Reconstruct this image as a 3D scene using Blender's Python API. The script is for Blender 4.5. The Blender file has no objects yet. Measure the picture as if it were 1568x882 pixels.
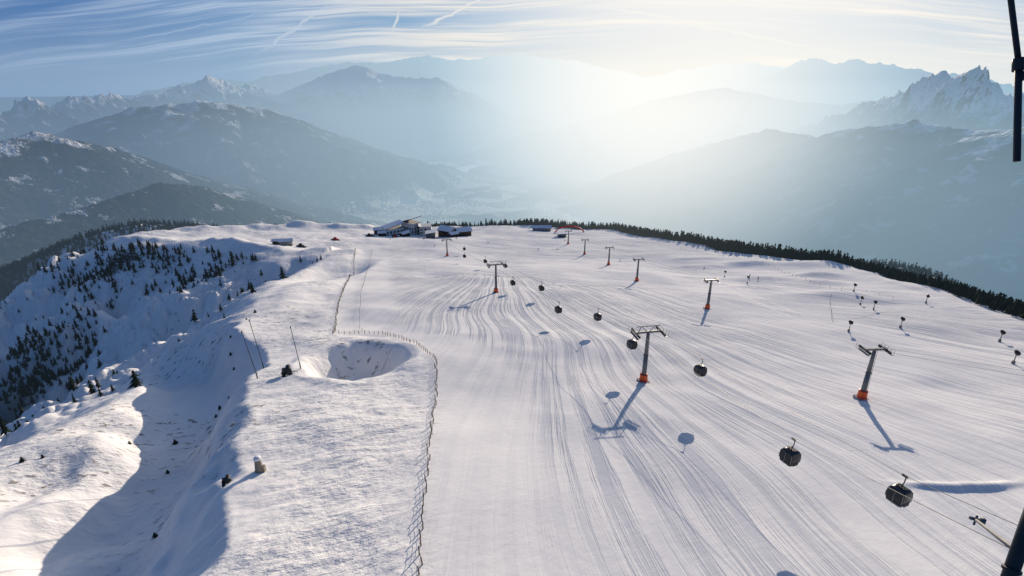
import bpy, bmesh, math, random
import numpy as np
from mathutils import Vector, Matrix
random.seed(7); rng=np.random.default_rng(7)
scene=bpy.context.scene
SUN_AZ=24.0; SUN_EL=12.0
# ---------------------------------------------------------------- noise
def _h(ix,iy,seed):
    n=(ix*374761393+iy*668265263+seed*1274126177)&0xffffffff
    n=((n^(n>>13))*1103515245)&0xffffffff
    n=((n^(n>>15))*2246822519)&0xffffffff
    return ((n^(n>>16))&0xffffff)*(1/float(0xffffff))
def vn(x,y,seed=0):
    fx0=np.floor(x);fy0=np.floor(y);fx=x-fx0;fy=y-fy0;ix=fx0.astype(np.int64);iy=fy0.astype(np.int64)
    fx=fx*fx*(3-2*fx);fy=fy*fy*(3-2*fy)
    a=_h(ix,iy,seed);b=_h(ix+1,iy,seed);c=_h(ix,iy+1,seed);d=_h(ix+1,iy+1,seed)
    t=a+(b-a)*fx
    return t+((c+(d-c)*fx)-t)*fy
def fbm(x,y,o=4,seed=0):
    t=0;a=.5;s=0
    for i in range(o):
        t=t+a*(vn(x,y,seed+i*17)*2-1);s+=a;a*=.5
        x,y=x*1.63-y*1.21+13.7,x*1.21+y*1.63-7.1
    return t/s
def ridged(x,y,o=5,seed=0):
    t=0;a=.5;s=0
    for i in range(o):
        t=t+a*(1-np.abs(vn(x,y,seed+i*31)*2-1))**2;s+=a;a*=.52
        x,y=x*1.61-y*1.23+3.7,x*1.23+y*1.61-9.1
    return t/s
def sst(a,b,x):
    t=np.clip((x-a)/(b-a),0,1);return t*t*(3-2*t)
# ---------------------------------------------------------------- terrain
EDGE=np.array([(155,147),(170,204),(188,289),(147,365),(97,530),(33,560),(-84,570),(-200,565),(-270,545),(-320,505),(-350,455),(-332,428),(-280,405),(-224,387),(-155,341),(-122,357),(-110,239),(-92,176),(-101,131),(-98,84),(-96,-50),(-100,-260),(240,-260),(200,60)],float)
def seg_d(x,y,a,b):
    ex,ey=b[0]-a[0],b[1]-a[1];L=ex*ex+ey*ey
    t=np.clip(((x-a[0])*ex+(y-a[1])*ey)/L,0,1)
    return np.hypot(x-a[0]-t*ex,y-a[1]-t*ey),t
def poly_sd(x,y,P):
    d=np.full(x.shape,1e9);ins=np.zeros(x.shape,bool)
    n=len(P)
    for i in range(n):
        a=P[i];b=P[(i+1)%n]
        d=np.minimum(d,seg_d(x,y,a,b)[0])
        cond=((a[1]>y)!=(b[1]>y))
        xi=(b[0]-a[0])*(y-a[1])/((b[1]-a[1]) if b[1]!=a[1] else 1e-9)+a[0]
        ins^=cond&(x<xi)
    return np.where(ins,-d,d)
FENCE=[(-114.8,376.9),(-81.2,251.1),(-64.5,183.2),(-51.6,139.2),(-45.5,140.8),(-37.3,138.5),(-30.2,131.3),(-23.0,120.6),(-17.7,110.3),(-15.1,92.0),(-13.4,73.9),(-11.6,57.6),(-10.2,46.4),(-9.3,39.9),(-8.0,25)]
PY=[0,40,61,79,109,130,139,150,204,290,377,600];PX=[-1,-3.2,-6.6,-7.9,-12.7,-25,-42,-47,-62,-83,-103,-150]
def piste_x(y): return np.interp(y,PY,PX)
def plane(y):
    return -38.3-.217*np.clip(y,-400,350)-.17*(np.clip(y,350,800)-350)
def gs(x,y,cx,cy,rx,ry,p=2): return np.exp(-(((x-cx)/rx)**2+((y-cy)/ry)**2)**(p/2))
def home(x,y):
    sd=poly_sd(x+4*fbm(x/25,y/25,2,3),y+4*fbm(x/25,y/25,2,5),EDGE)
    z=plane(y)
    left=1-sst(-14,-2,x-piste_x(y))
    # shaded step on the left shoulder
    ex=np.interp(y,[0,43,60,100,132,160],[-23,-33,-40,-53,-69,-90])
    w=1-sst(145,172,y)
    dd=ex-x+5*fbm(x/16,y/16,4,21)
    z=z-(18*sst(0,19,dd)-6.5*sst(24,37,dd+4*fbm(x/20,y/20,2,23)))*w
    # hollows and rolls outside the step
    for cx,cy,rx,ry,h in [(-68,60,5,8,-3.0),(-58,47,4,7,-2.5),(-82,74,5,8,-3.0),(-63,52,3,6,1.5),(-75,66,3,7,1.5),(-88,100,5,9,-2.5),(-52,70,5,9,1.6),(-47,56,4,6,1.4)]:
        z=z+h*gs(x+2*fbm(x/7,y/7,2,34),y,cx,cy,rx,ry,2)
    z=z+1.6*np.exp(-((sd+12)/10)**2)*left*(sd<15)
    # snow reservoir pit
    r=np.sqrt(((x+37)/12.5)**2+((y-114)/15.5)**2)*(1+.15*fbm(x/8,y/8,3,8))
    z=z-8.2*(1-sst(.50,1.0,r))+.5*np.exp(-((r-1.12)/.12)**2)
    z=z-9*gs(x,y,-101,282,15,38,3)+1.5*gs(x,y,-84,282,5,50)
    for cx,cy,rx,ry,h in [(130,204,16,9,2.4),(141,188,9,5,-1.2),(179,300,20,10,3.0),(144,306,16,8,2.4),(112,300,14,6,1.2),(96,255,13,6,.8),(128,250,16,6,1.8),(150,240,12,7,1.8),(105,225,12,4,.8),(160,262,16,6,1.8),(120,330,18,6,1.8)]:
        z=z+h*gs(x+3*fbm(x/9,y/9,2,33),y,cx,cy,rx,ry,2)
    z=z+.62*gs(x+2.5*fbm(x/4,y/4,3,35),y-.02*(x-60)**2+1.2*fbm(x/5,y/5,2,36),61,57,8,1.0,3)
    z=z+(3.2*fbm(x/70,y/70,3,40)+.8*fbm(x/22,y/22,3,41))*(1-.3*left)*sst(30,120,np.abs(y)+20)
    u=x*.8+y*.6;v=-x*.6+y*.8
    z=z+left*(sd<30)*(1.1*fbm(x/15,y/15,3,50)+.34*fbm(u/8,v/2.6,3,51))
    z=z+left*.05*fbm(x/1.1,y/1.6,2,52)
    z=z+4*np.exp(-((sd+14)/14)**2)*sst(330,400,y)*(x<-130)*(1+fbm(x/22,y/22,3,60))
    dp=np.maximum(sd,0)
    soft=.30*sst(-60,40,x)
    drop=.66*(np.sqrt(dp*dp+64)-8)-soft*np.minimum(dp,70)
    rough=ridged(x/45,y/45,5,70)
    z=z-drop-sst(2,40,sd)*(rough-.5)*np.minimum(dp,60)*.48*(1+.5*(x<0))*(1-.7*sst(-60,40,x))
    z=z+sst(15,80,sd)*2.5*fbm(x/9,y/9,3,71)*(x<0)
    return z,sd,left
# ridge crests surveyed as (bearing*10 deg, elevation slope*1e4); ranges first..last in metres
RID={
'far':(28000,28000,.33,[-397,-253,-373,-261,-338,-202,-303,-80,-278,-26,-246,-26,-212,91,-183,211,-153,245,-117,279,-85,343,-41,304,10,387,42,325,74,262,100,158,128,13,161,134,195,219,223,235,251,183,300,150],.008),
'dolo':(19000,19000,.6,[225,-150,237,-56,247,69,258,228,275,298,291,240,305,281,320,189,338,176,361,96,390,76],.015),
'leftpk':(8500,15000,.6,[-560,-300,-500,-350,-444,-430,-422,-389,-409,-232,-400,-302,-391,-390,-377,-226,-364,-178,-347,-235,-324,-205,-303,-98,-277,30,-263,-45,-236,-124,-210,-307],.026),
'midl':(15000,13000,.42,[-250,-397,-208,-126,-178,113,-150,215,-118,75,-74,13,-61,-113,-29,-657,-16,-1052],.008),
'lmid':(7500,8700,.42,[-407,-886,-379,-696,-340,-363,-291,-306,-239,-400,-196,-725,-149,-1184,-112,-1606],.006),
'rpk':(9500,7000,.75,[290,-600,308,-423,325,-205,350,-59,369,136,381,19,389,141,402,10,419,-149,445,-234,500,-100,560,-200],.026),
'mid':(10000,12500,.40,[-64,-1392,11,-961,77,-652,139,-340,175,-211,204,-117,227,-184,255,-297,282,-347,302,-350,326,-277],.005),
'rnear':(7000,4800,.45,[67,-1927,113,-1571,175,-1146,221,-880,254,-736,282,-807,293,-868,311,-707,356,-535,400,-633,425,-567,449,-466,500,-500,560,-600],.006),
'lnear':(4200,5500,.45,[-560,-700,-500,-780,-450,-825,-427,-731,-407,-618,-392,-719,-379,-968,-360,-1257,-331,-1605,-292,-1909,-261,-2212],.006),
'lspur':(2900,3700,.45,[-450,-1850,-401,-1723,-368,-1602,-333,-1448,-304,-1546,-280,-1839,-255,-2250],.005),
'lhill':(1350,1500,.42,[-600,-3000,-480,-2710,-454,-2500,-427,-2289,-398,-2070,-368,-1990,-349,-1966,-330,-2031,-289,-2228,-245,-2500],.004),
'rhill':(950,1000,.42,[290,-2850,313,-2733,334,-2648,354,-2574,383,-2551,404,-2774,433,-2955,462,-3037,490,-3088,560,-3200],.004),
}
RP={}
for k,(r0,r1,S,L,j) in RID.items():
    n=len(L)//2;pts=[]
    for i in range(n):
        b=math.radians(L[2*i]/10);r=r0+(r1-r0)*i/(n-1)
        pts.append((r*math.sin(b),r*math.cos(b),r*L[2*i+1]/10000))
    RP[k]=(pts,S,j)
FLOOR=-1400.
def mountains(x,y):
    z=np.full(x.shape,-3000.)
    wx=130*fbm(x/1700,y/1700,2,80);wy=130*fbm(x/1700,y/1700,2,81)
    rg=ridged(x/2300,y/2300,5,90); rg2=ridged(x/620,y/620,4,91)
    for k,(pts,S,j) in RP.items():
        R=math.hypot(pts[0][0],pts[0][1])
        wsc=min(1.0,R/9000.);X=x+wx*wsc;Y=y+wy*wsc
        best=np.full(x.shape,-9000.);dl=np.full(x.shape,1e9)
        for a,b in zip(pts[:-1],pts[1:]):
            d,t=seg_d(X,Y,a,b)
            best=np.maximum(best,a[2]+(b[2]-a[2])*t-S*d);dl=np.minimum(dl,d)
        best=best+np.clip(dl/(R*.12),0,1)*R*.05*(rg-.45)+np.clip(dl/(R*.03),0.05,1)*min(R*.011,120)*(rg2-.5)
        best=best+j*R*(ridged(x/(R*.035),y/(R*.035),5,95)-.55)
        z=np.maximum(z,best)
    fl=FLOOR+12*fbm(x/900,y/900,3,99)
    dz=z-fl
    return fl+.5*(dz+np.sqrt(dz*dz+90*90))-20
def H(x,y,full=False):
    x=np.asarray(x,float);y=np.asarray(y,float);r=np.hypot(x,y)
    zh=np.full(x.shape,-3000.);sd=np.full(x.shape,2000.);left=np.zeros(x.shape);m=np.full(x.shape,-3000.)
    k=r<2300
    if k.any(): zh[k],sd[k],left[k]=home(x[k],y[k])
    k=r>620
    if k.any(): m[k]=mountains(x[k],y[k])-(1-sst(620,900,r[k]))*300
    z=np.maximum(zh,m)
    if full: return z,sd,left,zh,m
    return z
def h1(x,y): return float(H(np.array([float(x)]),np.array([float(y)]))[0])
def polar(name,b0,b1,nb,r0,r1,nr):
    b=np.radians(np.linspace(b0,b1,nb));r=np.exp(np.linspace(math.log(r0),math.log(r1),nr))
    B,R=np.meshgrid(b,r)
    x=(R*np.sin(B)).ravel();y=(R*np.cos(B)).ravel()
    z,sd,left,zh,m=H(x,y,True)
    me=bpy.data.meshes.new(name)
    n=x.size
    me.vertices.add(n);me.vertices.foreach_set('co',np.stack([x,y,z],1).astype(np.float32).ravel())
    i=np.arange(nr-1)[:,None]*nb+np.arange(nb-1)[None,:]
    q=np.stack([i,i+1,i+nb+1,i+nb],-1).reshape(-1,4)
    me.loops.add(q.size);me.loops.foreach_set('vertex_index',q.ravel().astype(np.int32))
    me.polygons.add(len(q));me.polygons.foreach_set('loop_start',(np.arange(len(q))*4).astype(np.int32))
    me.polygons.foreach_set('loop_total',np.full(len(q),4,np.int32))
    me.polygons.foreach_set('use_smooth',np.ones(len(q),bool))
    me.update(calc_edges=True)
    o=bpy.data.objects.new(name,me);bpy.context.collection.objects.link(o)
    return o,x,y,z,sd,left,zh,m
def attr(o,name,v):
    a=o.data.attributes.new(name,'FLOAT','POINT');a.data.foreach_set('value',np.asarray(v,np.float32))
# ---------------------------------------------------------------- node helpers
class NT:
    def __init__(s,nt): s.t=nt;s.n=nt.nodes;s.l=nt.links
    def new(s,t,**k):
        n=s.n.new(t)
        for a,b in k.items(): setattr(n,a,b)
        return n
    def set(s,sock,v):
        if hasattr(v,'links') : s.l.new(v,sock)
        else: sock.default_value=v
    def m(s,op,a,b=0.0,c=0.0,clamp=False):
        n=s.new('ShaderNodeMath',operation=op,use_clamp=clamp)
        s.set(n.inputs[0],a);s.set(n.inputs[1],b);s.set(n.inputs[2],c);return n.outputs[0]
    def vm(s,op,a,b=(0,0,0)):
        n=s.new('ShaderNodeVectorMath',operation=op);s.set(n.inputs[0],a);s.set(n.inputs[1],b)
        return n.outputs['Value'] if op in('DOT_PRODUCT','LENGTH','DISTANCE') else n.outputs[0]
    def mr(s,v,a,b,c=0.0,d=1.0,smooth=False):
        n=s.new('ShaderNodeMapRange');n.interpolation_type='SMOOTHSTEP' if smooth else 'LINEAR'
        s.set(n.inputs['Value'],v)
        for k,x in zip(('From Min','From Max','To Min','To Max'),(a,b,c,d)): s.set(n.inputs[k],x)
        return n.outputs[0]
    def mix(s,f,a,b,blend='MIX'):
        n=s.new('ShaderNodeMix',data_type='RGBA',blend_type=blend)
        s.set(n.inputs[0],f);s.set(n.inputs[6],a);s.set(n.inputs[7],b);return n.outputs[2]
    def noise(s,vec,scale,detail=3.0,rough=.5,dist=0.0,two=False):
        n=s.new('ShaderNodeTexNoise');s.l.new(vec,n.inputs['Vector'])
        if two: n.noise_dimensions='2D'
        s.set(n.inputs['Scale'],scale);s.set(n.inputs['Detail'],detail);s.set(n.inputs['Roughness'],rough);s.set(n.inputs['Distortion'],dist)
        return n.outputs['Fac']
    def comb(s,x,y,z=0.0):
        n=s.new('ShaderNodeCombineXYZ');s.set(n.inputs[0],x);s.set(n.inputs[1],y);s.set(n.inputs[2],z);return n.outputs[0]
    def sep(s,v):
        n=s.new('ShaderNodeSeparateXYZ');s.l.new(v,n.inputs[0]);return n.outputs
    def at(s,name):
        n=s.new('ShaderNodeAttribute',attribute_name=name);return n.outputs['Fac']
def mat(name):
    m=bpy.data.materials.new(name);m.use_nodes=True;m.node_tree.nodes.clear()
    try: m.cycles.emission_sampling='NONE'
    except Exception: pass
    return m,NT(m.node_tree)
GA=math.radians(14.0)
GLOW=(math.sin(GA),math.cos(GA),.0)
def painted_haze(N,shader):
    """valley haze and sun-side glow painted over the surface as emission, a function of world position only"""
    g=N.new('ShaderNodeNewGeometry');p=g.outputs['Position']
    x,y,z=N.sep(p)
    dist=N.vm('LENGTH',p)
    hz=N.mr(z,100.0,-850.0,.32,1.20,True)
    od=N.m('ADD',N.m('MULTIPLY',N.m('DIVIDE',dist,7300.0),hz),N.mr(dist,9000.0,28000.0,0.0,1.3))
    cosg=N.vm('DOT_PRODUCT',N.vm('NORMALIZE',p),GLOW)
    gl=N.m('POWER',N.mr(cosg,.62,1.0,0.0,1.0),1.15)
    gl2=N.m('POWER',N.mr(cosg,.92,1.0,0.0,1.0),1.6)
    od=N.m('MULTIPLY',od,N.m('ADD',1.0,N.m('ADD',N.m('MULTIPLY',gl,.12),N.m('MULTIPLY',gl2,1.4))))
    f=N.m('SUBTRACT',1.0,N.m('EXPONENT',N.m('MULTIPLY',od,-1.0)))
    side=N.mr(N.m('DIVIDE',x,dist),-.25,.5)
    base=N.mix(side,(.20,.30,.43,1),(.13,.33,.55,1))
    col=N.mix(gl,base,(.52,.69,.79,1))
    col=N.mix(gl2,col,(1.0,1.0,.96,1))  # white glow toward the sun, painted into the haze colour
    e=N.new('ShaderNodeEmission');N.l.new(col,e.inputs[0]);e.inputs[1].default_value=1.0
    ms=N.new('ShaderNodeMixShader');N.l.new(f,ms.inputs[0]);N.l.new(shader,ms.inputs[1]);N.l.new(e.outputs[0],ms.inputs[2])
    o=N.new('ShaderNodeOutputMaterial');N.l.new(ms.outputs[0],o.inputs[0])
def bsdf(N,col,rough=.6,metal=0.0,normal=None,spec=.3):
    b=N.new('ShaderNodeBsdfPrincipled');N.set(b.inputs['Base Color'],col);N.set(b.inputs['Roughness'],rough);N.set(b.inputs['Metallic'],metal)
    b.inputs['Specular IOR Level'].default_value=spec
    if normal is not None: N.l.new(normal,b.inputs['Normal'])
    return b.outputs[0]
def diffuse(N,col,normal=None):
    b=N.new('ShaderNodeBsdfDiffuse');N.set(b.inputs['Color'],col)
    if normal is not None: N.l.new(normal,b.inputs['Normal'])
    return b.outputs[0]
def bump(N,h,dist,strength=1.0):
    n=N.new('ShaderNodeBump');N.set(n.inputs['Height'],h);n.inputs['Distance'].default_value=dist;n.inputs['Strength'].default_value=strength
    return n.outputs[0]
_mc={}
def simple(name,col,rough=.6,metal=0.0,var=.15,scale=3.0):
    if name in _mc: return _mc[name]
    m,N=mat(name);g=N.new('ShaderNodeNewGeometry')
    f=N.noise(g.outputs['Position'],scale,2.0)
    c=N.mix(N.mr(f,.3,.7),tuple(v*(1-var) for v in col)+(1,),tuple(min(1,v*(1+var)) for v in col)+(1,))
    o=N.new('ShaderNodeOutputMaterial');N.l.new(bsdf(N,c,rough,metal),o.inputs[0]);_mc[name]=m;return m
# ---------------------------------------------------------------- snow slope
def snow_material():
    m,N=mat('groomed_snow');g=N.new('ShaderNodeNewGeometry');p=g.outputs['Position']
    lb=N.at('roughness');rock=N.at('rock');s=N.at('s');al=N.at('along');trk=N.at('trk');pt=N.at('patch');fo=N.at('forest')
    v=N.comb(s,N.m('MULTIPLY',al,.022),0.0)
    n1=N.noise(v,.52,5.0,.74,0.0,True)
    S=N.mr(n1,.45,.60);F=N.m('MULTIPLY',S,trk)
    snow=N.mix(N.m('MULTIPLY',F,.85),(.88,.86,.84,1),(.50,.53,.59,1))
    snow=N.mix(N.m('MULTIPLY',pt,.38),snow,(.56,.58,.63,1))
    xs=N.sep(p)
    q=N.comb(N.m('ADD',N.m('MULTIPLY',xs[0],.8),N.m('MULTIPLY',xs[1],.6)),N.m('ADD',N.m('MULTIPLY',xs[0],-1.1),N.m('MULTIPLY',xs[1],1.5)),0.0)
    n2=N.noise(q,.42,5.0,.60,0.0,True)
    dirt=N.m('MULTIPLY',N.mr(n2,.60,.66),N.at('dirt'))
    snow=N.mix(dirt,snow,(.13,.10,.075,1))
    rk=N.mr(N.m('ADD',rock,N.m('MULTIPLY',N.m('SUBTRACT',n2,.5),1.3)),.80,.92)
    snow=N.mix(rk,snow,(.04,.038,.037,1))
    snow=N.mix(fo,snow,N.mix(n2,(.012,.018,.013,1),(.04,.045,.037,1)))
    hh=N.m('SUBTRACT',N.m('MULTIPLY',n2,lb),N.m('MULTIPLY',F,.13))
    painted_haze(N,diffuse(N,snow,bump(N,hh,1.0,.85)))
    return m
o,x,y,z,sd,left,zh,m_=polar('ski_slope_ground',-70,70,1150,16,905,640)
D1=gs(x,y,-285,392,60,28,2)+.8*gs(x,y,-190,345,30,16,2)
rk=(sst(3,18,sd)*.36+.30*sst(.50,.72,fbm(x/30,y/30,4,111)*.5+.5)*sst(0,10,sd)+.35*D1*(sd>0))*(x<-60)+(x>=-60)*sst(2,12,sd)*.6
attr(o,'rock',rk)
attr(o,'forest',np.clip((zh<m_)*1.0+sst(120,200,sd)*.9+sst(255,300,-x)*sst(330,270,y)*.7*(sd>20)+(x>-60)*sst(8,25,sd),0,1)*(.75+.25*(fbm(x/40,y/40,3,112)<.25)))
attr(o,'roughness',.08+left*(.14+.42*sst(-.35,.4,fbm(x/20,y/20,3,117))))
wob=7*fbm(x/60,y/60,2,113)
s1=(x+8)*230/np.maximum(340-y,90)+wob;s2=.50*x+.87*y+wob
mk=(y+.45*x+70*fbm(x/60,y/60,3,120))>235
s_=np.where(mk,s2,s1)
attr(o,'s',s_);attr(o,'along',np.where(y>250,.87*x-.5*y,y))
attr(o,'dirt',left*sst(.1,.45,fbm(x/26,y/26,3,114))*.8)
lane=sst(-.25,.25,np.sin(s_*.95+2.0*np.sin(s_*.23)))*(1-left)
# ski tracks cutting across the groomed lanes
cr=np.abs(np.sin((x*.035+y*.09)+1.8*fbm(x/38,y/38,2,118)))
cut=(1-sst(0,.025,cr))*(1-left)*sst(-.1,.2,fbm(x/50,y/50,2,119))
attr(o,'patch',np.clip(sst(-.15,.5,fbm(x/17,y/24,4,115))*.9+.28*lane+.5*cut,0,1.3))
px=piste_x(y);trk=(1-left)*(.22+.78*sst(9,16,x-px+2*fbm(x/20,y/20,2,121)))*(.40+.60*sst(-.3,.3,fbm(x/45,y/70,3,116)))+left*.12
attr(o,'trk',trk)
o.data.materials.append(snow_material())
# ---------------------------------------------------------------- far terrain
def far_material():
    m,N=mat('alpine_terrain');g=N.new('ShaderNodeNewGeometry');p=g.outputs['Position'];x,y,z=N.sep(p)
    nz=N.sep(g.outputs['Normal'])[2]
    n1=N.at('n1');n2=N.noise(p,.005,5.0,.68,0.0,True);n3=N.noise(p,.028,3.0,.65,0.0,True)
    v=N.new('ShaderNodeTexVoronoi');N.l.new(p,v.inputs['Vector']);v.inputs['Scale'].default_value=.0036
    field=N.mix(N.mr(N.sep(v.outputs['Color'])[0],.3,.8),(.06,.08,.05,1),(.68,.66,.55,1))  # pale fields brightened in colour to replace sun missing from the valley floor
    field=N.mix(N.mr(n1,.53,.57),field,(.01,.02,.015,1))
    field=N.mix(N.m('MULTIPLY',N.mr(n3,.52,.58),N.mr(n1,.52,.42)),field,(.95,.93,.88,1))
    forest=N.mix(N.mr(n3,.35,.65),(.010,.015,.012,1),(.04,.046,.036,1))
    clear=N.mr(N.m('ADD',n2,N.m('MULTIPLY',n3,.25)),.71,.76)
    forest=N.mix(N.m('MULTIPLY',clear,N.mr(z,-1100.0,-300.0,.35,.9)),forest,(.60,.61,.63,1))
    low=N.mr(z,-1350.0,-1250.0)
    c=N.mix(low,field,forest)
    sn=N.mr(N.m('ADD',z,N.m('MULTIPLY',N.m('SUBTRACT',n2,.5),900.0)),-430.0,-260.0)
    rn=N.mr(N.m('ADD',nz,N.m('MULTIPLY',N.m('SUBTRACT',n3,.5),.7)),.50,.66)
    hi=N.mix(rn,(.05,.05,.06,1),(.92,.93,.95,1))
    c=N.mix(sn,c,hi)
    painted_haze(N,diffuse(N,c,bump(N,n3,45.0,.9)));return m
f,fx,fy,fz,*_=polar('mountain_terrain_background',-60,60,1350,900,60000,520)
f.location.z=-.5
attr(f,'n1',fbm(fx/800,fy/800,5,150)*.5+.5)
f.data.materials.append(far_material())
# ---------------------------------------------------------------- mesh builder
class MB:
    def __init__(s): s.v=[];s.f=[];s.m=[]
    def add(s,vs,fs,mi=0):
        k=len(s.v);s.v+= [tuple(a) for a in vs];s.f+=[tuple(i+k for i in q) for q in fs];s.m+=[mi]*len(fs)
    def box(s,c,size,mi=0,rot=0.0,M=None,taper=1.0):
        hx,hy,hz=size[0]/2,size[1]/2,size[2]/2;vs=[]
        for dz in(-1,1):
            t=1 if dz<0 else taper
            for dx,dy in((-1,-1),(1,-1),(1,1),(-1,1)):
                p=Vector((dx*hx*t,dy*hy*t,dz*hz))
                if rot: p=Matrix.Rotation(rot,3,'Z')@p
                if M: p=M@p
                vs.append(p+Vector(c))
        s.add(vs,[(3,2,1,0),(4,5,6,7),(0,1,5,4),(1,2,6,5),(2,3,7,6),(3,0,4,7)],mi)
    def tube(s,a,b,r0,r1=None,n=8,mi=0,cap=True):
        r1=r0 if r1 is None else r1;a=Vector(a);b=Vector(b);d=(b-a).normalized()
        u=d.orthogonal().normalized();w=d.cross(u);vs=[]
        for p,r in((a,r0),(b,r1)):
            for i in range(n):
                t=2*math.pi*i/n;vs.append(p+(u*math.cos(t)+w*math.sin(t))*r)
        fs=[(i,(i+1)%n,n+(i+1)%n,n+i) for i in range(n)]
        if cap: fs+=[tuple(range(n))[::-1],tuple(range(n,2*n))]
        s.add(vs,fs,mi)
    def path(s,pts,r,n=5,mi=0):
        for a,b in zip(pts[:-1],pts[1:]): s.tube(a,b,r,r,n,mi,False)
    def loft(s,rings,mi=0,cap=True):
        n=len(rings[0]);vs=[p for r in rings for p in r];fs=[]
        for k in range(len(rings)-1):
            for i in range(n): fs.append((k*n+i,k*n+(i+1)%n,(k+1)*n+(i+1)%n,(k+1)*n+i))
        if cap: fs+=[tuple(range(n))[::-1],tuple(range((len(rings)-1)*n,len(rings)*n))]
        s.add(vs,fs,mi)
    def obj(s,name,mats,parent=None,smooth=False,loc=None,rot=0.0):
        me=bpy.data.meshes.new(name);me.from_pydata(s.v,[],s.f)
        for mm in mats: me.materials.append(mm)
        me.polygons.foreach_set('material_index',s.m)
        if smooth: me.polygons.foreach_set('use_smooth',[True]*len(s.f))
        me.update();o=bpy.data.objects.new(name,me);bpy.context.collection.objects.link(o)
        if parent: o.parent=parent
        if loc is not None: o.location=loc;o.rotation_euler[2]=rot
        return o
def empty(name,loc,rot=0.0):
    e=bpy.data.objects.new(name,None);bpy.context.collection.objects.link(e);e.location=loc;e.rotation_euler[2]=rot;return e
STEEL=simple('galvanised_steel',(.17,.18,.19),.5,.4);DARK=simple('dark_metal',(.03,.032,.035),.5,.3)
ORANGE=simple('orange_pad',(.75,.13,.03),.6);GLASS=simple('tinted_glass',(.02,.025,.03),.08,0.0);CAB=simple('cabin_shell',(.05,.055,.06),.35,.3)
LIGHTP=simple('cabin_panel',(.22,.23,.24),.4,.2);RED=simple('red_paint',(.6,.03,.03),.5);WOOD=simple('weathered_wood',(.10,.065,.04),.8,0,.3,1.0)
WHITE=simple('roof_snow',(.85,.86,.88),.7);GREYP=simple('concrete',(.32,.31,.30),.8)
NET=simple('fence_net',(.09,.075,.06),.8)
# ---------------------------------------------------------------- lift towers
def tower(name,x,y,yaw,ht=12.0,arm=2.7,pad=True,frames=True,wo=.4,wl=4.6):
    z=h1(x,y)
    e=empty(name,(x,y,z-.3),yaw)
    b=MB();b.tube((0,0,0),(0,0,ht*.55),.55,.43,14);b.tube((0,0,ht*.55),(0,0,ht+.2),.43,.30,14);b.tube((0,0,ht*.55-.08),(0,0,ht*.55+.08),.55,.55,14)
    b.obj('column',[STEEL],e,True)
    l=MB()
    for sx in(-.2,.2): l.tube((sx,-.75,1),(sx,-.5,ht),.03,.03,4)
    for i in range(int(ht/.6)): l.tube((-.2,-.72+.01*i,1.2+i*.6),(.2,-.72+.01*i,1.2+i*.6),.02,.02,4)
    l.obj('ladder',[STEEL],e)
    if pad:
        p=MB();p.tube((0,0,.1),(0,0,2.1),.85,.82,12);p.box((0,0,.25),(2.1,2.1,.6),1);p.tube((0,0,.75),(0,0,.95),.87,.87,12,2);p.tube((0,0,2.1),(0,0,2.2),.84,.6,12,2)
        p.obj('base_pad',[ORANGE,GREYP,RED],e)
    a=MB();a.box((0,0,ht),(arm*2,.4,.42));
    for sx in(-1,1):
        a.box((sx*arm,0,ht+.05),(.3,1.0,.5))
        a.box((sx*(arm+wo),0,ht-.45),(.45,wl,.06))
        for k in range(5): a.tube((sx*(arm+wo+.2),-wl/2+k*wl/4,ht-.45),(sx*(arm+wo+.2),-wl/2+k*wl/4,ht+.55),.025,.025,4)
        for zz in(ht+.1,ht+.55): a.tube((sx*(arm+wo+.2),-wl/2,zz),(sx*(arm+wo+.2),wl/2,zz),.025,.025,4)
        if frames: a.tube((sx*arm*.8,0,ht),(sx*arm*.6,0,ht+1.3),.08,.08,6)
    if frames: a.tube((-arm*.95,0,ht+1.3),(arm*.95,0,ht+1.3),.09,.09,6);a.tube((-.3,0,ht),(-arm*.5,0,ht+1.3),.07,.07,6);a.tube((.3,0,ht),(arm*.5,0,ht+1.3),.07,.07,6)
    a.obj('crossarm',[STEEL],e)
    w=MB()
    for sx in(-1,1):
        w.box((sx*arm,0,ht-.25),(.12,wl-.2,.22))
        for k in range(8):
            yy=-wl/2+.25+k*(wl-.5)/7;w.tube((sx*arm-.12,yy,ht-.02),(sx*arm+.12,yy,ht-.02),.22,.22,10)
    w.obj('sheave_assembly',[DARK],e)
    return Vector((x,y,z-.3+ht+.2)),e
def offset(top,yaw,s,arm): return top+Vector((math.cos(yaw)*s*arm,math.sin(yaw)*s*arm,0))
TA=[(-45.2,357.2),(-6.3,197.2),(27.9,98.9)]
topsA=[]
for (tx,ty),yw in zip(TA,[math.radians(12),math.radians(14),math.radians(10)]):
    t,_=tower('gondola_lift_tower',tx,ty,yw);topsA.append((t,yw))
topsB=[]
for (tx,ty),yw in zip([(46.1,423.3),(52.0,366.9),(58.2,306.0),(59.2,238.1),(69.9,176.0),(69.5,91.3)],[0,0,0,math.radians(4),math.radians(6),math.radians(2)]):
    t,_=tower('chairlift_tower',tx,ty,yw,11.3,1.95,frames=False,wo=.35,wl=3.6);topsB.append((t,yw))
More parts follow.
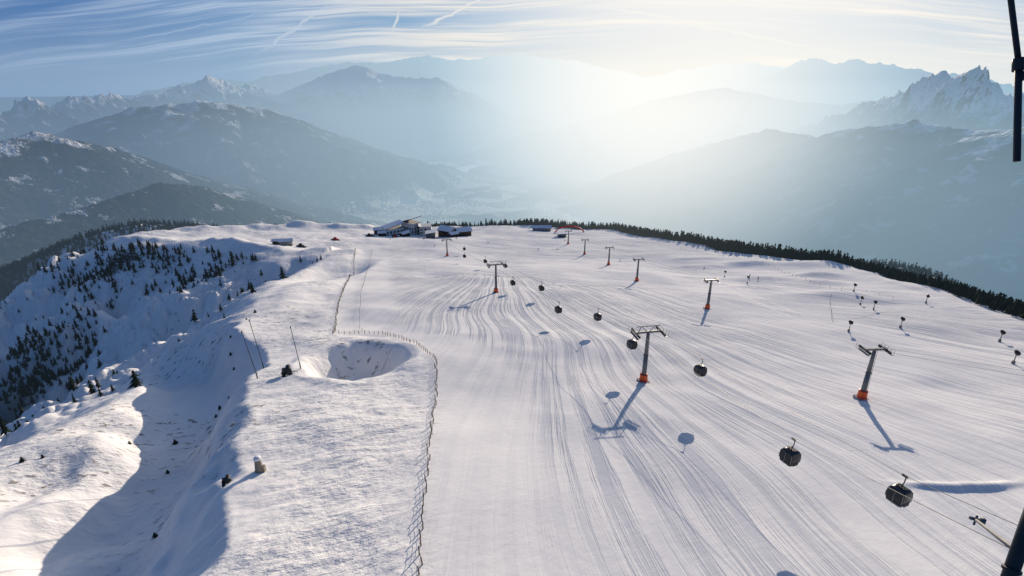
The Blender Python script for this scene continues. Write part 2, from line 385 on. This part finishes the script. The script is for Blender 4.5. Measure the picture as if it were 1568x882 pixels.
# ---------------------------------------------------------------- cabins
def rrect(hx,hy,r,z,n=4,cy=0.0):
    pts=[]
    for cx_,cy_,a0 in((hx-r,hy-r,0),(-hx+r,hy-r,90),(-hx+r,-hy+r,180),(hx-r,-hy+r,270)):
        for i in range(n+1):
            a=math.radians(a0+90*i/n);pts.append((cx_+r*math.cos(a),cy_+cy+r*math.sin(a),z))
    return pts
CS=.84
def cabin(x,y,z,yaw):   # z: centre of the cabin body
    e=empty('gondola_cabin',(x,y,z),yaw);e.scale=(CS,CS,CS)
    b=MB()
    b.loft([rrect(.72,.78,.3,-1.12),rrect(.92,.98,.32,-1.0),rrect(1.0,1.06,.32,-.5)],0)
    b.loft([rrect(1.0,1.06,.32,-.5),rrect(1.04,1.1,.32,0),rrect(.95,1.0,.32,.75)],1,False)
    b.loft([rrect(.95,1.0,.32,.75),rrect(.85,.9,.3,.98),rrect(.5,.6,.25,1.12)],0)
    b.obj('body',[CAB,GLASS],e,True)
    t=MB()
    for sx in(-1,1):
        for sy in(-1,1):
            t.path([(sx*.93,sy*.99,-.5),(sx*.97,sy*1.02,0),(sx*.88,sy*.93,.8)],.05,6)
    for sx in(-1,1): t.path([(sx*1.03,0,-1.0),(sx*1.07,0,0),(sx*.98,0,.8)],.04,5)
    for sy in(-1,1): t.box((0,sy*1.1,-.75),(.9,.1,.4),1); t.tube((-.9,sy*1.09,-.5),(.9,sy*1.09,-.5),.035,.035,5)
    t.box((1.10,0,-.7),(.18,1.0,.45),1);t.box((0,0,-1.16),(1.1,1.2,.08))
    t.obj('frame_and_ski_rack',[LIGHTP,DARK],e)
    h=MB();h.path([(0,0,1.05),(0,.0,1.4),(.28,0,1.8),(.32,0,2.5),(.05,0,2.85)],.07,6)
    h.box((0,0,2.9),(.22,.7,.22));h.box((0,0,1.2),(.5,1.2,.09))
    for sy in(-.5,.5): h.tube((0,sy,1.2),(0,0,1.6),.04,.04,5)
    h.obj('hanger_and_grip',[DARK],e)
    return Vector((x,y,z+2.9*CS))
CL=[(-33.7,362.7,-112.4),(-14.8,281.3,-94.3),(0.3,197.4,-75.1),(13.5,143.3,-62.9),(26.1,104.1,-53.9),(33.9,53.4,-42.9)]
CR=[(-29.7,318.7,-103.5),(-3.4,260.5,-89.8),(10.9,184.7,-72.4),(23.4,133.6,-60.8),(34.6,86.2,-50.0),(41.0,44.9,-41.1)]
gl=[cabin(*c,math.radians(22)) for c in CL];gr=[cabin(*c,math.radians(22)) for c in CR]
def cable(name,pts,sag=.012,r=.03):
    P=[]
    for a,b in zip(pts[:-1],pts[1:]):
        L=(b-a).length
        for i in range(10):
            t=i/10;p=a.lerp(b,t);p.z-=4*sag*L*t*(1-t)*.3;P.append(p)
    P.append(pts[-1]);m=MB();m.path(P,r,4);return m.obj(name,[DARK])
st=Vector((-70,470,h1(-70,470)+7))
topL=[offset(t,yw,-1,2.7) for t,yw in topsA];topR=[offset(t,yw,1,2.7) for t,yw in topsA]
cable('gondola_haul_cable',[st+Vector((-3,0,0)),topL[0],topL[1],gl[3],topL[2],gl[5],Vector((38.5,28,-32.5)),Vector((42,0,-22))])
cable('gondola_haul_cable',[st+Vector((3,0,0)),topR[0],topR[1],gr[3],topR[2],gr[4],gr[5],Vector((44.5,28,-33)),Vector((48,0,-22))])
for s in(-1,1):
    cable('chairlift_haul_cable',[Vector((44+s*1.95,480,h1(44,480)+5))]+[offset(t,yw,s,1.95) for t,yw in topsB]+[Vector((69.5+s*1.95,0,-12))],.006,.022)
# ---------------------------------------------------------------- fence
def walk(P,step):
    out=[];acc=0
    for a,b in zip(P[:-1],P[1:]):
        L=math.hypot(b[0]-a[0],b[1]-a[1]);t=acc
        while t<L: out.append((a[0]+(b[0]-a[0])*t/L,a[1]+(b[1]-a[1])*t/L));t+=step
        acc=t-L
    return out
def fence(name,P,step,ht,net=True,r=.05,jit=.15):
    W=walk(P,step);xs=np.array([p[0]+random.uniform(-jit,jit) for p in W]);ys=np.array([p[1] for p in W]);zs=H(xs,ys)
    posts=MB();rails=MB();prev=None
    for X,Y,Z in zip(xs,ys,zs):
        hh=ht*random.uniform(.8,1.15);lx,ly=random.uniform(-.15,.15),random.uniform(-.15,.15)
        posts.tube((X,Y,Z-.3),(X+lx,Y+ly,Z+hh),r,r*.8,5)
        cur=(Vector((X,Y,Z)),Vector((X+lx,Y+ly,Z+hh)))
        if prev is not None:
            for t in ((.35,.6,.9) if net else (.9,)):
                a=prev[0].lerp(prev[1],t);b=cur[0].lerp(cur[1],t);mid=(a+b)/2-Vector((0,0,.08))
                rails.path([a,mid,b],.018 if net else .015,4)
        prev=cur
    e=empty(name,(0,0,0));posts.obj('posts',[WOOD],e);rails.obj('rails',[NET],e)
fence('snow_fence',FENCE,1.5,1.2,True,.08,.25)
fence('rope_fence',[(-102.8,376.9),(-83.1,290.3),(-62.0,204.2),(-46.4,147.2),(-44,143)],4.0,1.0,False,.05)
fence('rope_fence',[(104,158),(112,172),(121,188),(128,199)],5.0,1.2,False)
fence('rope_fence',[(150,195),(140,235),(150,290),(140,350)],6.0,1.4,False)
# ---------------------------------------------------------------- snow guns and lances
def snow_gun(x,y,ht=4.0,yaw=0.0):
    z=h1(x,y);e=empty('snow_gun',(x,y,z-.2),yaw)
    b=MB();b.tube((0,0,0),(0,0,ht),.12,.09,8);b.box((0,0,.5),(.5,.5,1.0));b.obj('mast',[STEEL],e)
    g=MB();ring=lambda r,yy,zz:[(r*math.cos(a),yy,zz+r*math.sin(a)) for a in [2*math.pi*i/14 for i in range(14)]]
    g.loft([ring(.34,-.6,ht+.35),ring(.48,-.5,ht+.35),ring(.48,.2,ht+.5),ring(.36,.5,ht+.6)]);g.box((0,0,ht),(.35,.6,.3));g.box((.5,-.1,ht+.1),(.3,.4,.5))
    g.obj('fan_barrel',[DARK],e,False)
for i,(gx,gy) in enumerate([(99.7,143.2),(120.0,149.8),(119.3,112.3),(137.7,135.5),(156.8,187.1),(128.6,174.8),(131.2,185.8),(140.1,204.2),(111.0,262.9),(112.8,240.2)]): snow_gun(gx,gy,2.8,random.uniform(-1,1))
def lance(x,y,ht,lx=0.0):
    z=h1(x,y);e=empty('snow_lance',(x,y,z-.2))
    b=MB();b.tube((0,0,0),(0,0,1.6),.12,.12,8);b.tube((0,0,1.2),(lx,-.2,ht),.085,.06,6);b.tube((lx,-.2,ht-.3),(lx,-.2,ht+.15),.12,.12,8);b.tube((.15,0,.6),(lx*.6,-.1,ht*.6),.03,.03,4);b.obj('pole',[DARK],e)
lance(-54.5,99.8,11.5,-1.2);lance(-57.0,107.8,12.5,-1.0);lance(-47.0,104.4,10.5,-.6)
def trolley(x,y,s=.7):
    z=h1(x,y);e=empty('snow_gun_trolley',(x,y,z),.5);e.scale=(s,s,s)
    b=MB();b.box((0,0,.75),(2.0,1.3,.25));b.box((-.4,0,1.35),(1.0,1.0,1.0),0,taper=.85)
    for sx in(-.7,.7):
        for sy in(-.7,.7): b.tube((sx,sy-.1,.45),(sx,sy+.1,.45),.42,.42,10)
    b.tube((.5,-.7,1.6),(.5,.7,1.9),.5,.5,12);b.path([(1,0,.7),(2.2,0,.4)],.06,5);b.obj('chassis',[DARK],e)
trolley(-48.6,101.0,1.0);trolley(-38.8,58.2,.55)
def hydrant(x,y):
    z=h1(x,y);e=empty('hydrant_shaft_cover',(x,y,z-.2));e.scale=(1.25,1.25,1.25)
    b=MB();b.tube((0,0,0),(0,0,1.5),.5,.36,12);b.tube((0,0,1.5),(0,0,1.9),.36,.2,12);b.box((.4,0,.5),(.5,.4,.8))
    b.obj('shaft',[simple('bleached_wood',(.30,.25,.19),.8)],e)
    s=MB();s.loft([[(.4*k*math.cos(a),.4*k*math.sin(a),zz) for a in [2*math.pi*i/12 for i in range(12)]] for k,zz in((1,1.8),(.95,2.0),(.5,2.15))]);s.obj('snow_cap',[WHITE],e,True)
hydrant(-35.3,60.5)
# ---------------------------------------------------------------- conifers
def tree_template(tiers,pts,seed,trunk=True):
    r=random.Random(seed);v=[];f=[]
    for i in range(4):
        a=i*math.pi/2;v.append((.022*math.cos(a),.022*math.sin(a),-.03))
    v.append((0,0,.9))
    for i in range(4): f.append((i,(i+1)%4,4))
    for t in range(tiers):
        q=t/tiers;zb=.1+q*.78;rad=.21*(1-q)**.85+.02;zt=zb+.30*(1-q*.5)
        k=len(v);v.append((0,0,min(zt,1.0)))
        n=pts*2;ph=r.random()*6
        for i in range(n):
            a=ph+2*math.pi*i/n;rr=rad*((1.0+.35*r.uniform(-1,1)) if i%2==0 else .45);v.append((rr*math.cos(a),rr*math.sin(a),zb-(.03 if i%2==0 else -.05)+r.uniform(-.02,.02)))
        for i in range(n): f.append((k,k+1+i,k+1+(i+1)%n))
    return np.array(v),np.array(f)
def conifer_mat():
    m,N=mat('conifer_foliage');g=N.new('ShaderNodeNewGeometry');p=g.outputs['Position']
    n=N.noise(p,.35,2.0,.6)
    c=N.mix(N.mr(n,.35,.65),(.010,.017,.011,1),(.040,.042,.025,1))
    painted_haze(N,diffuse(N,c));return m
CON=conifer_mat()
def forest(name,X,Y,hmin,hmax,tiers=4,pts=5):
    X=np.asarray(X);Y=np.asarray(Y);Z=H(X,Y);n=len(X)
    V=[];F=[];k=0
    h=hmin+(hmax-hmin)*rng.random(n)**1.5;a=rng.random(n)*6.28;w=h*rng.uniform(.75,1.25,n);lean=rng.uniform(-.03,.03,n)*h
    for s in range(6):
        v,f=tree_template(tiers,pts,s);I=np.arange(s,n,6)
        c,sn=np.cos(a[I])[:,None],np.sin(a[I])[:,None];W=w[I][:,None]
        vx=(v[None,:,0]*c-v[None,:,1]*sn)*W+X[I][:,None]+v[None,:,2]*lean[I][:,None]
        vy=(v[None,:,0]*sn+v[None,:,1]*c)*W+Y[I][:,None];vz=v[None,:,2]*h[I][:,None]+Z[I][:,None]
        V.append(np.stack([vx,vy,vz],-1).reshape(-1,3))
        F.append((f[None]+(np.arange(len(I))*len(v))[:,None,None]).reshape(-1,3)+k);k+=len(I)*len(v)
    V=np.concatenate(V);F=np.concatenate(F)
    me=bpy.data.meshes.new(name);me.vertices.add(len(V));me.vertices.foreach_set('co',V.astype(np.float32).ravel())
    me.loops.add(F.size);me.loops.foreach_set('vertex_index',F.ravel().astype(np.int32));me.polygons.add(len(F))
    me.polygons.foreach_set('loop_start',(np.arange(len(F))*3).astype(np.int32));me.polygons.foreach_set('loop_total',np.full(len(F),3,np.int32))
    me.update(calc_edges=True);me.materials.append(CON);oo=bpy.data.objects.new(name,me);bpy.context.collection.objects.link(oo);return oo
def cand(n,b0,b1,r0,r1):
    b=np.radians(rng.uniform(b0,b1,n));r=np.sqrt(rng.uniform(r0*r0,r1*r1,n));return r*np.sin(b),r*np.cos(b)
X,Y=cand(60000,-16,54,200,720);S=poly_sd(X,Y,EDGE);k=(S>8)&(S<75)&(X>-95)&(Y>300);forest('conifer_forest',X[k][:7500],Y[k][:7500],6,11.5)
k=(S>8)&(S<75)&(X>0)&(Y<=300);forest('conifer_forest',X[k][:2500],Y[k][:2500],3.5,7.0)
X,Y=cand(12000,-44,-16,480,760);S=poly_sd(X,Y,EDGE);k=(S>14)&(S<80)&(Y>470);forest('conifer_forest',X[k][:1500],Y[k][:1500],6,11)
X,Y=cand(60000,-64,-20,150,640);S=poly_sd(X,Y,EDGE);dn=fbm(X/30,Y/30,4,130)
D1=gs(X,Y,-285,392,60,28,2)+.8*gs(X,Y,-190,345,30,16,2)
pr=.004+.12*sst(15,60,S)*sst(.08,.3,dn)+.35*D1*sst(-.25,.1,dn)+.75*sst(250,300,-X)*sst(335,280,Y)*sst(-.5,-.1,dn)+.9*sst(140,220,S)
k=(S>6)&(X<-95)&(rng.random(len(X))<pr);forest('conifer_forest',X[k][:9500],Y[k][:9500],2.8,8.5)
X,Y=cand(22000,-56,-20,900,1700);k=fbm(X/150,Y/150,2,140)<.45;forest('conifer_forest',X[k][:15000],Y[k][:15000],11,20,3,3)
X,Y=cand(12000,26,56,640,1300);k=fbm(X/150,Y/150,2,141)<.4;forest('conifer_forest',X[k][:7000],Y[k][:7000],9,16,3,4)
def young(x,y,h):
    v,f=tree_template(7,8,int(x*10));z=h1(x,y);me=bpy.data.meshes.new('young_conifer')
    me.from_pydata([(a[0]*h*1.9,a[1]*h*1.9,a[2]*h) for a in v],[],[tuple(int(i) for i in q) for q in f]);me.materials.append(CON)
    oo=bpy.data.objects.new('young_conifer',me);bpy.context.collection.objects.link(oo);oo.location=(x,y,z-.1)
for (sx,sy) in [(-57.8,66.2),(-53.8,64.7),(-90.2,80.3),(-88,82),(-76.6,100.7),(-74.5,113.9),(-74.8,116.6),(-69.2,86.8),(-73.6,119.4),(-76.1,128.6),(-80,135),(-83,142),(-86,158),(-88,168),(-83,96)]:
    young(sx,sy,random.uniform(.9,1.8))
# ---------------------------------------------------------------- buildings
def hut(name,x,y,w,dp,h,yaw,wall,roof=WHITE,pitch=.35,floors=1,flat=False):
    z=h1(x,y)-1;e=empty(name,(x,y,z),yaw);b=MB();b.box((0,0,(h+1)/2),(w,dp,h+1));b.obj('walls',[wall],e)
    wd=MB();n=max(2,int(w/3))
    for fl in range(floors):
        for i in range(n):
            for sy in(-1,1): wd.box((-w/2+(i+.5)*w/n,sy*(dp/2+.02),1.9+fl*3),(w/n*.55,.12,1.5))
        for sx in(-1,1):
            for j in range(max(1,int(dp/4))): wd.box((sx*(w/2+.02),-dp/2+2+j*4,1.9+fl*3),(.12,1.8,1.5))
    wd.obj('windows',[GLASS],e)
    r=MB();hh=pitch*dp/2;o_=.9
    if flat:
        for q,t_,mi in((0,.45,1),(.46,.35,0)):
            A=h+1+q;B=A+pitch*w*.5
            r.add([(-w/2-o_,-dp/2-o_,A),(w/2+o_,-dp/2-o_,B),(w/2+o_,dp/2+o_,B),(-w/2-o_,dp/2+o_,A),(-w/2-o_,-dp/2-o_,A+t_),(w/2+o_,-dp/2-o_,B+t_),(w/2+o_,dp/2+o_,B+t_),(-w/2-o_,dp/2+o_,A+t_)],[(3,2,1,0),(4,5,6,7),(0,1,5,4),(1,2,6,5),(2,3,7,6),(3,0,4,7)],mi)
    else:
        for q,mi in((.0,1),(.35,0)):
            a=[(-w/2-o_,-dp/2-o_,h+1+q),(-w/2-o_,0,h+1+hh+q+.3),(-w/2-o_,dp/2+o_,h+1+q)];bb=[(w/2+o_,t[1],t[2]) for t in a]
            r.add(a+bb,[(0,3,4,1),(1,4,5,2),(0,1,2),(5,4,3),(0,2,5,3)],mi)
    r.obj('roof',[roof,WOOD],e);return e
TIM=simple('dark_timber',(.09,.055,.035),.8,0,.3);PLA=simple('render_plaster',(.7,.68,.64),.8)
hut('gondola_station_building',-114,498,17,12,7,.5,PLA,WHITE,.5,2,True);hut('gondola_station_building',-97,504,15,12,12,-.5,PLA,WHITE,.7,3,True)
hut('gondola_station_building',-83,498,11,12,10,.2,PLA,WHITE,-.7,3,True)
hut('mountain_restaurant',-128,506,12,9,5,.3,TIM);hut('mountain_restaurant',-61,490,14,10,6,-.5,TIM,WHITE,.7,2);hut('mountain_restaurant',-46,492,13,9,4.5,.35,TIM,WHITE,.7);hut('wooden_shed',-54,480,7,5,2.8,.6,TIM,WHITE,.7)
hut('gondola_station_building',-75,478,8,9,4.5,.1,STEEL,WHITE,.3,1,True);hut('wooden_shed',-100,484,8,5,3,.9,TIM,WHITE,.6);hut('wooden_shed',-122,488,7,5,3,.2,TIM,WHITE,.6)
hut('mountain_hut',-176,402,9,7,4,.3,GREYP);hut('wooden_shed',-187,412,7,5,3,.1,TIM);hut('chairlift_station',30,528,18,8,3.6,0,GREYP,WHITE,.4)
hut('chairlift_station',45.5,474,7,10,3,0,STEEL,WHITE,.2,1,True)
z=h1(56,510);m=MB();pts=[(14*math.cos(a),0,7*math.sin(a)) for a in [math.pi*i/18 for i in range(19)]];m.path(pts,.6,10);m.obj('inflatable_arch',[RED],None,True,(56,506,z))
def groomer(x,y,yaw,c):
    z=h1(x,y);e=empty('snow_groomer',(x,y,z),yaw);b=MB()
    for sx in(-1.3,1.3): b.loft([[(sx+k,yy,zz) for yy,zz in((-2.4,.5),(-2.0,.05),(2.0,.05),(2.5,.55),(2.0,1.0),(-2.0,1.0))] for k in(-.45,.45)],1)
    b.box((0,-.6,1.35),(2.2,3.4,.9),0);b.box((0,1.0,2.0),(2.0,1.7,1.6),0,taper=.8);b.box((0,1.0,2.15),(2.04,1.74,.8),2,taper=.9)
    b.box((0,3.4,.7),(4.6,.3,1.1),1);b.box((0,-3.6,.5),(4.4,1.2,.5),1);b.obj('body',[c,DARK,GLASS],e)
groomer(-108,478,.4,RED);groomer(-132,482,1.2,DARK);groomer(-163,398,.9,DARK);groomer(-150,440,.9,RED)
FIG=[simple('ski_jacket_red',(.5,.05,.04)),simple('ski_jacket_blue',(.05,.1,.3)),simple('ski_jacket_black',(.03,.03,.035))]
def skier(x,y,i):
    z=h1(x,y);b=MB();q=lambda r,rz,zz,ox=0:[(ox+r*math.cos(a),rz*math.sin(a),zz) for a in [2*math.pi*k/8 for k in range(8)]]
    for sx in(-.12,.12): b.loft([q(.07,.08,.05,sx),q(.08,.09,.45,sx*.9),q(.11,.12,.85,sx*.8)],1);b.box((sx,.1,.03),(.09,1.7,.04),1)
    b.loft([q(.18,.13,.8),q(.17,.12,1.1),q(.22,.14,1.4),q(.08,.08,1.5),q(.06,.06,1.54)],0)
    b.loft([q(.05,.06,1.52),q(.11,.12,1.62),q(.12,.13,1.72),q(.05,.06,1.82)],1)
    for sx in(-1,1): b.path([(sx*.21,0,1.38),(sx*.32,.08,1.12),(sx*.28,.32,1.0)],.055,6,0);b.tube((sx*.3,.34,1.05),(sx*.42,.1,.0),.012,.012,4,1)
    b.obj('skier',[FIG[i%3],DARK],None,False,(x,y,z),random.uniform(0,6))
for i in range(22): skier(-80+random.gauss(0,22),462+random.gauss(0,14),i)
for i,(a,b) in enumerate([(70,330),(20,390),(110,290),(45,440),(-20,430),(-60,400),(120,245),(118,250)]): skier(a,b,i)
# ---------------------------------------------------------------- structures next to the camera
m=MB();p0=Vector((1.861,2.254,.27));p1=Vector((1.89,2.17,.055));p2=Vector((1.883,2.034,-.29))
m.tube(p0+(p0-p1)*2,p1,.0095,.0095,12);m.tube(p1,p2,.0115,.0115,12);m.tube(p1+Vector((0,.005,.012)),p1-Vector((0,.01,.03)),.019,.019,12);m.tube(p1-Vector((0,.02,.05)),p1-Vector((-.012,.02,.05)),.02,.02,8)
m.obj('mast_pole',[DARK],None,True)
m=MB();m.tube((1.80,1.41,-1.9),(1.97,1.59,-1.41),.024,.024,12);m.tube((1.86,1.475,-1.71),(1.862,1.478,-1.70),.03,.03,12);m.obj('mast_pole',[DARK],None,True)
m=MB();a=Vector((10.4,9.3,-9.23));b_=Vector((8.0,6.1,-6.95));m.tube(a,b_,.035,.045,8)
m.tube(a+Vector((-.14,0,.06)),a+Vector((.16,0,-.04)),.04,.04,8);m.tube(a+Vector((0,0,.12)),a-Vector((0,0,.14)),.025,.025,6);m.box(tuple(a+Vector((.17,0,-.04))),(.08,.08,.14))
m.obj('wind_sensor_arm',[simple('pale_metal',(.16,.155,.15),.6,.2)],None,True)
# valley river
RV=[(-1.0,10.6),(-2.0,10.0),(-3.3,9.7),(-2.9,9.3),(-4.2,9.05),(-5.2,8.8),(-4.9,8.5),(-6.6,8.1),(-7.6,7.5)]
m=MB();L=[]
for b,r in RV: L.append(Vector((r*1000*math.sin(math.radians(b)),r*1000*math.cos(math.radians(b)),0)))
vs=[]
for i,p in enumerate(L):
    t=(L[min(i+1,len(L)-1)]-L[max(i-1,0)]).normalized();n=Vector((-t.y,t.x,0))*(120 if 1<i<6 else 45)
    for sgn in(-1,1):
        q=p+n*sgn;vs.append((q.x,q.y,-1365.0))
m.add(vs,[(2*i,2*i+1,2*i+3,2*i+2) for i in range(len(L)-1)])
mm,N=mat('river_water');painted_haze(N,bsdf(N,(.95,.95,.92,1),.3));m.obj('river',[mm])
# ---------------------------------------------------------------- world
w=bpy.data.worlds.new('World');scene.world=w;w.use_nodes=True;w.node_tree.nodes.clear();N=NT(w.node_tree)
sky=N.new('ShaderNodeTexSky',sky_type='NISHITA');sky.sun_disc=False;sky.sun_elevation=math.radians(SUN_EL);sky.sun_rotation=math.radians(SUN_AZ)
sky.altitude=2000;sky.air_density=1.2;sky.dust_density=.3;sky.ozone_density=3.0
STR=.055;K=1/STR
def kc(r,g,b): return (r*K,g*K,b*K,1)
tc=N.new('ShaderNodeTexCoord');dr=tc.outputs['Generated'];x,y,z=N.sep(dr)
yy=N.m('MAXIMUM',y,.05);a=N.m('DIVIDE',x,yy);b=N.m('DIVIDE',z,yy)
q=N.m('ADD',b,N.m('MULTIPLY',N.m('POWER',N.m('ABSOLUTE',N.m('SUBTRACT',a,.25)),2.0),.07))
nb=N.noise(N.comb(a,b,0.0),2.2,2.0,.5,0.0,True)
q2=N.m('ADD',q,N.m('MULTIPLY',N.m('SUBTRACT',nb,.5),.035))
c1=N.noise(N.comb(N.m('MULTIPLY',a,1.3),N.m('MULTIPLY',q2,34.0),0.0),1.0,3.0,.6,0.0,True)
c2=N.noise(N.comb(N.m('MULTIPLY',a,2.6),N.m('MULTIPLY',N.m('ADD',q2,N.m('MULTIPLY',a,.02)),130.0),3.0),1.0,3.0,.6,0.0,True)
cl=N.m('MULTIPLY',N.mr(c1,.38,.60),N.m('ADD',N.m('MULTIPLY',N.mr(c2,.40,.60),.75),.25))
big=N.mr(a,-.95,-.1,.35,1.0,True)
cl=N.m('MULTIPLY',cl,N.m('MULTIPLY',big,N.mr(b,0.0,.03)))
nf=N.noise(N.comb(a,b,1.0),26.0,2.0,.6,0.0,True)
def contrail(p,qq,wd,sr):
    (x0,y0),(x1,y1)=p,qq;L=math.hypot(x1-x0,y1-y0);nx,ny=-(y1-y0)/L,(x1-x0)/L
    dd=N.m('ADD',N.m('MULTIPLY',N.m('SUBTRACT',a,x0),nx),N.m('MULTIPLY',N.m('SUBTRACT',b,y0),ny))
    dd=N.m('ADD',dd,N.m('MULTIPLY',N.m('SUBTRACT',nf,.5),wd*3.2))
    l=N.m('SUBTRACT',1.0,N.mr(N.m('ABSOLUTE',dd),0.0,wd,0,1,True))
    al=N.m('ADD',N.m('MULTIPLY',N.m('SUBTRACT',a,x0),(x1-x0)/L**2),N.m('MULTIPLY',N.m('SUBTRACT',b,y0),(y1-y0)/L**2))
    return N.m('MULTIPLY',N.m('MULTIPLY',l,sr),N.m('MULTIPLY',N.mr(al,-.05,.25),N.mr(al,1.4,.8)))
for args in (((-.44,.035),(-.30,.115),.005,.8),((-.16,.0756),(-.03,.13),.0045,.85),((-.205,.06),(-.188,.112),.0045,.85),((-.7,.05),(-.3,.12),.003,.4),((.1,.12),(.5,.05),.003,.5)):
    cl=N.m('MAXIMUM',cl,contrail(*args))
up=N.m('GREATER_THAN',y,.05);cl=N.m('MULTIPLY',cl,up)
sd_=(math.sin(math.radians(SUN_AZ-5))*math.cos(math.radians(SUN_EL)),math.cos(math.radians(SUN_AZ-5))*math.cos(math.radians(SUN_EL)),math.sin(math.radians(SUN_EL)))
ds=N.vm('DOT_PRODUCT',dr,sd_)
glow=N.m('POWER',N.mr(ds,.86,1.0),1.4)
cc=N.mix(N.mr(ds,.72,.98),kc(.52,.63,.78),kc(1.0,.91,.77))
blue=N.mix(.65,sky.outputs[0],N.mix(N.mr(ds,.55,1.0),kc(.07,.20,.54),kc(.38,.60,.88)))
up2=N.mix(.70,sky.outputs[0],kc(.035,.11,.31))
blue=N.mix(N.mr(z,.08,.35),blue,up2)
col=N.mix(N.m('MULTIPLY',cl,.90),blue,cc)
col=N.mix(N.m('MULTIPLY',glow,.85),col,kc(1.05,1.0,.93))
hz=N.m('MULTIPLY',N.mr(z,.085,-.02,0,1,True),N.mr(ds,.3,.95,.40,1.0))
col=N.mix(N.m('MULTIPLY',hz,.88),col,N.mix(N.mr(ds,.7,.97),kc(.36,.53,.70),kc(1.0,.98,.90)))
# away from the sun the cloud veil and horizon glow fade out
col=N.mix(N.mr(y,.35,-.2,0,.75,True),col,up2)
bg=N.new('ShaderNodeBackground');N.l.new(col,bg.inputs[0]);bg.inputs[1].default_value=STR
ow=N.new('ShaderNodeOutputWorld');N.l.new(bg.outputs[0],ow.inputs[0])
# ---------------------------------------------------------------- sun, camera
sl=bpy.data.lights.new('sun','SUN');sl.energy=4.8;sl.angle=math.radians(.5);sl.color=(1.0,.85,.68)
so=bpy.data.objects.new('sun',sl);bpy.context.collection.objects.link(so)
sv=Vector((math.sin(math.radians(SUN_AZ))*math.cos(math.radians(SUN_EL)),math.cos(math.radians(SUN_AZ))*math.cos(math.radians(SUN_EL)),math.sin(math.radians(SUN_EL))))
so.rotation_euler=sv.to_track_quat('Z','Y').to_euler()
cd=bpy.data.cameras.new('camera');cam=bpy.data.objects.new('camera',cd);bpy.context.collection.objects.link(cam)
cd.sensor_width=36;cd.lens=36*821/1568;cd.clip_start=.1;cd.clip_end=120000
cam.location=(0,0,0);cam.rotation_euler=(math.radians(90-21.4),0,0);scene.camera=cam
scene.view_settings.view_transform='Standard';scene.view_settings.look='None';scene.view_settings.exposure=0
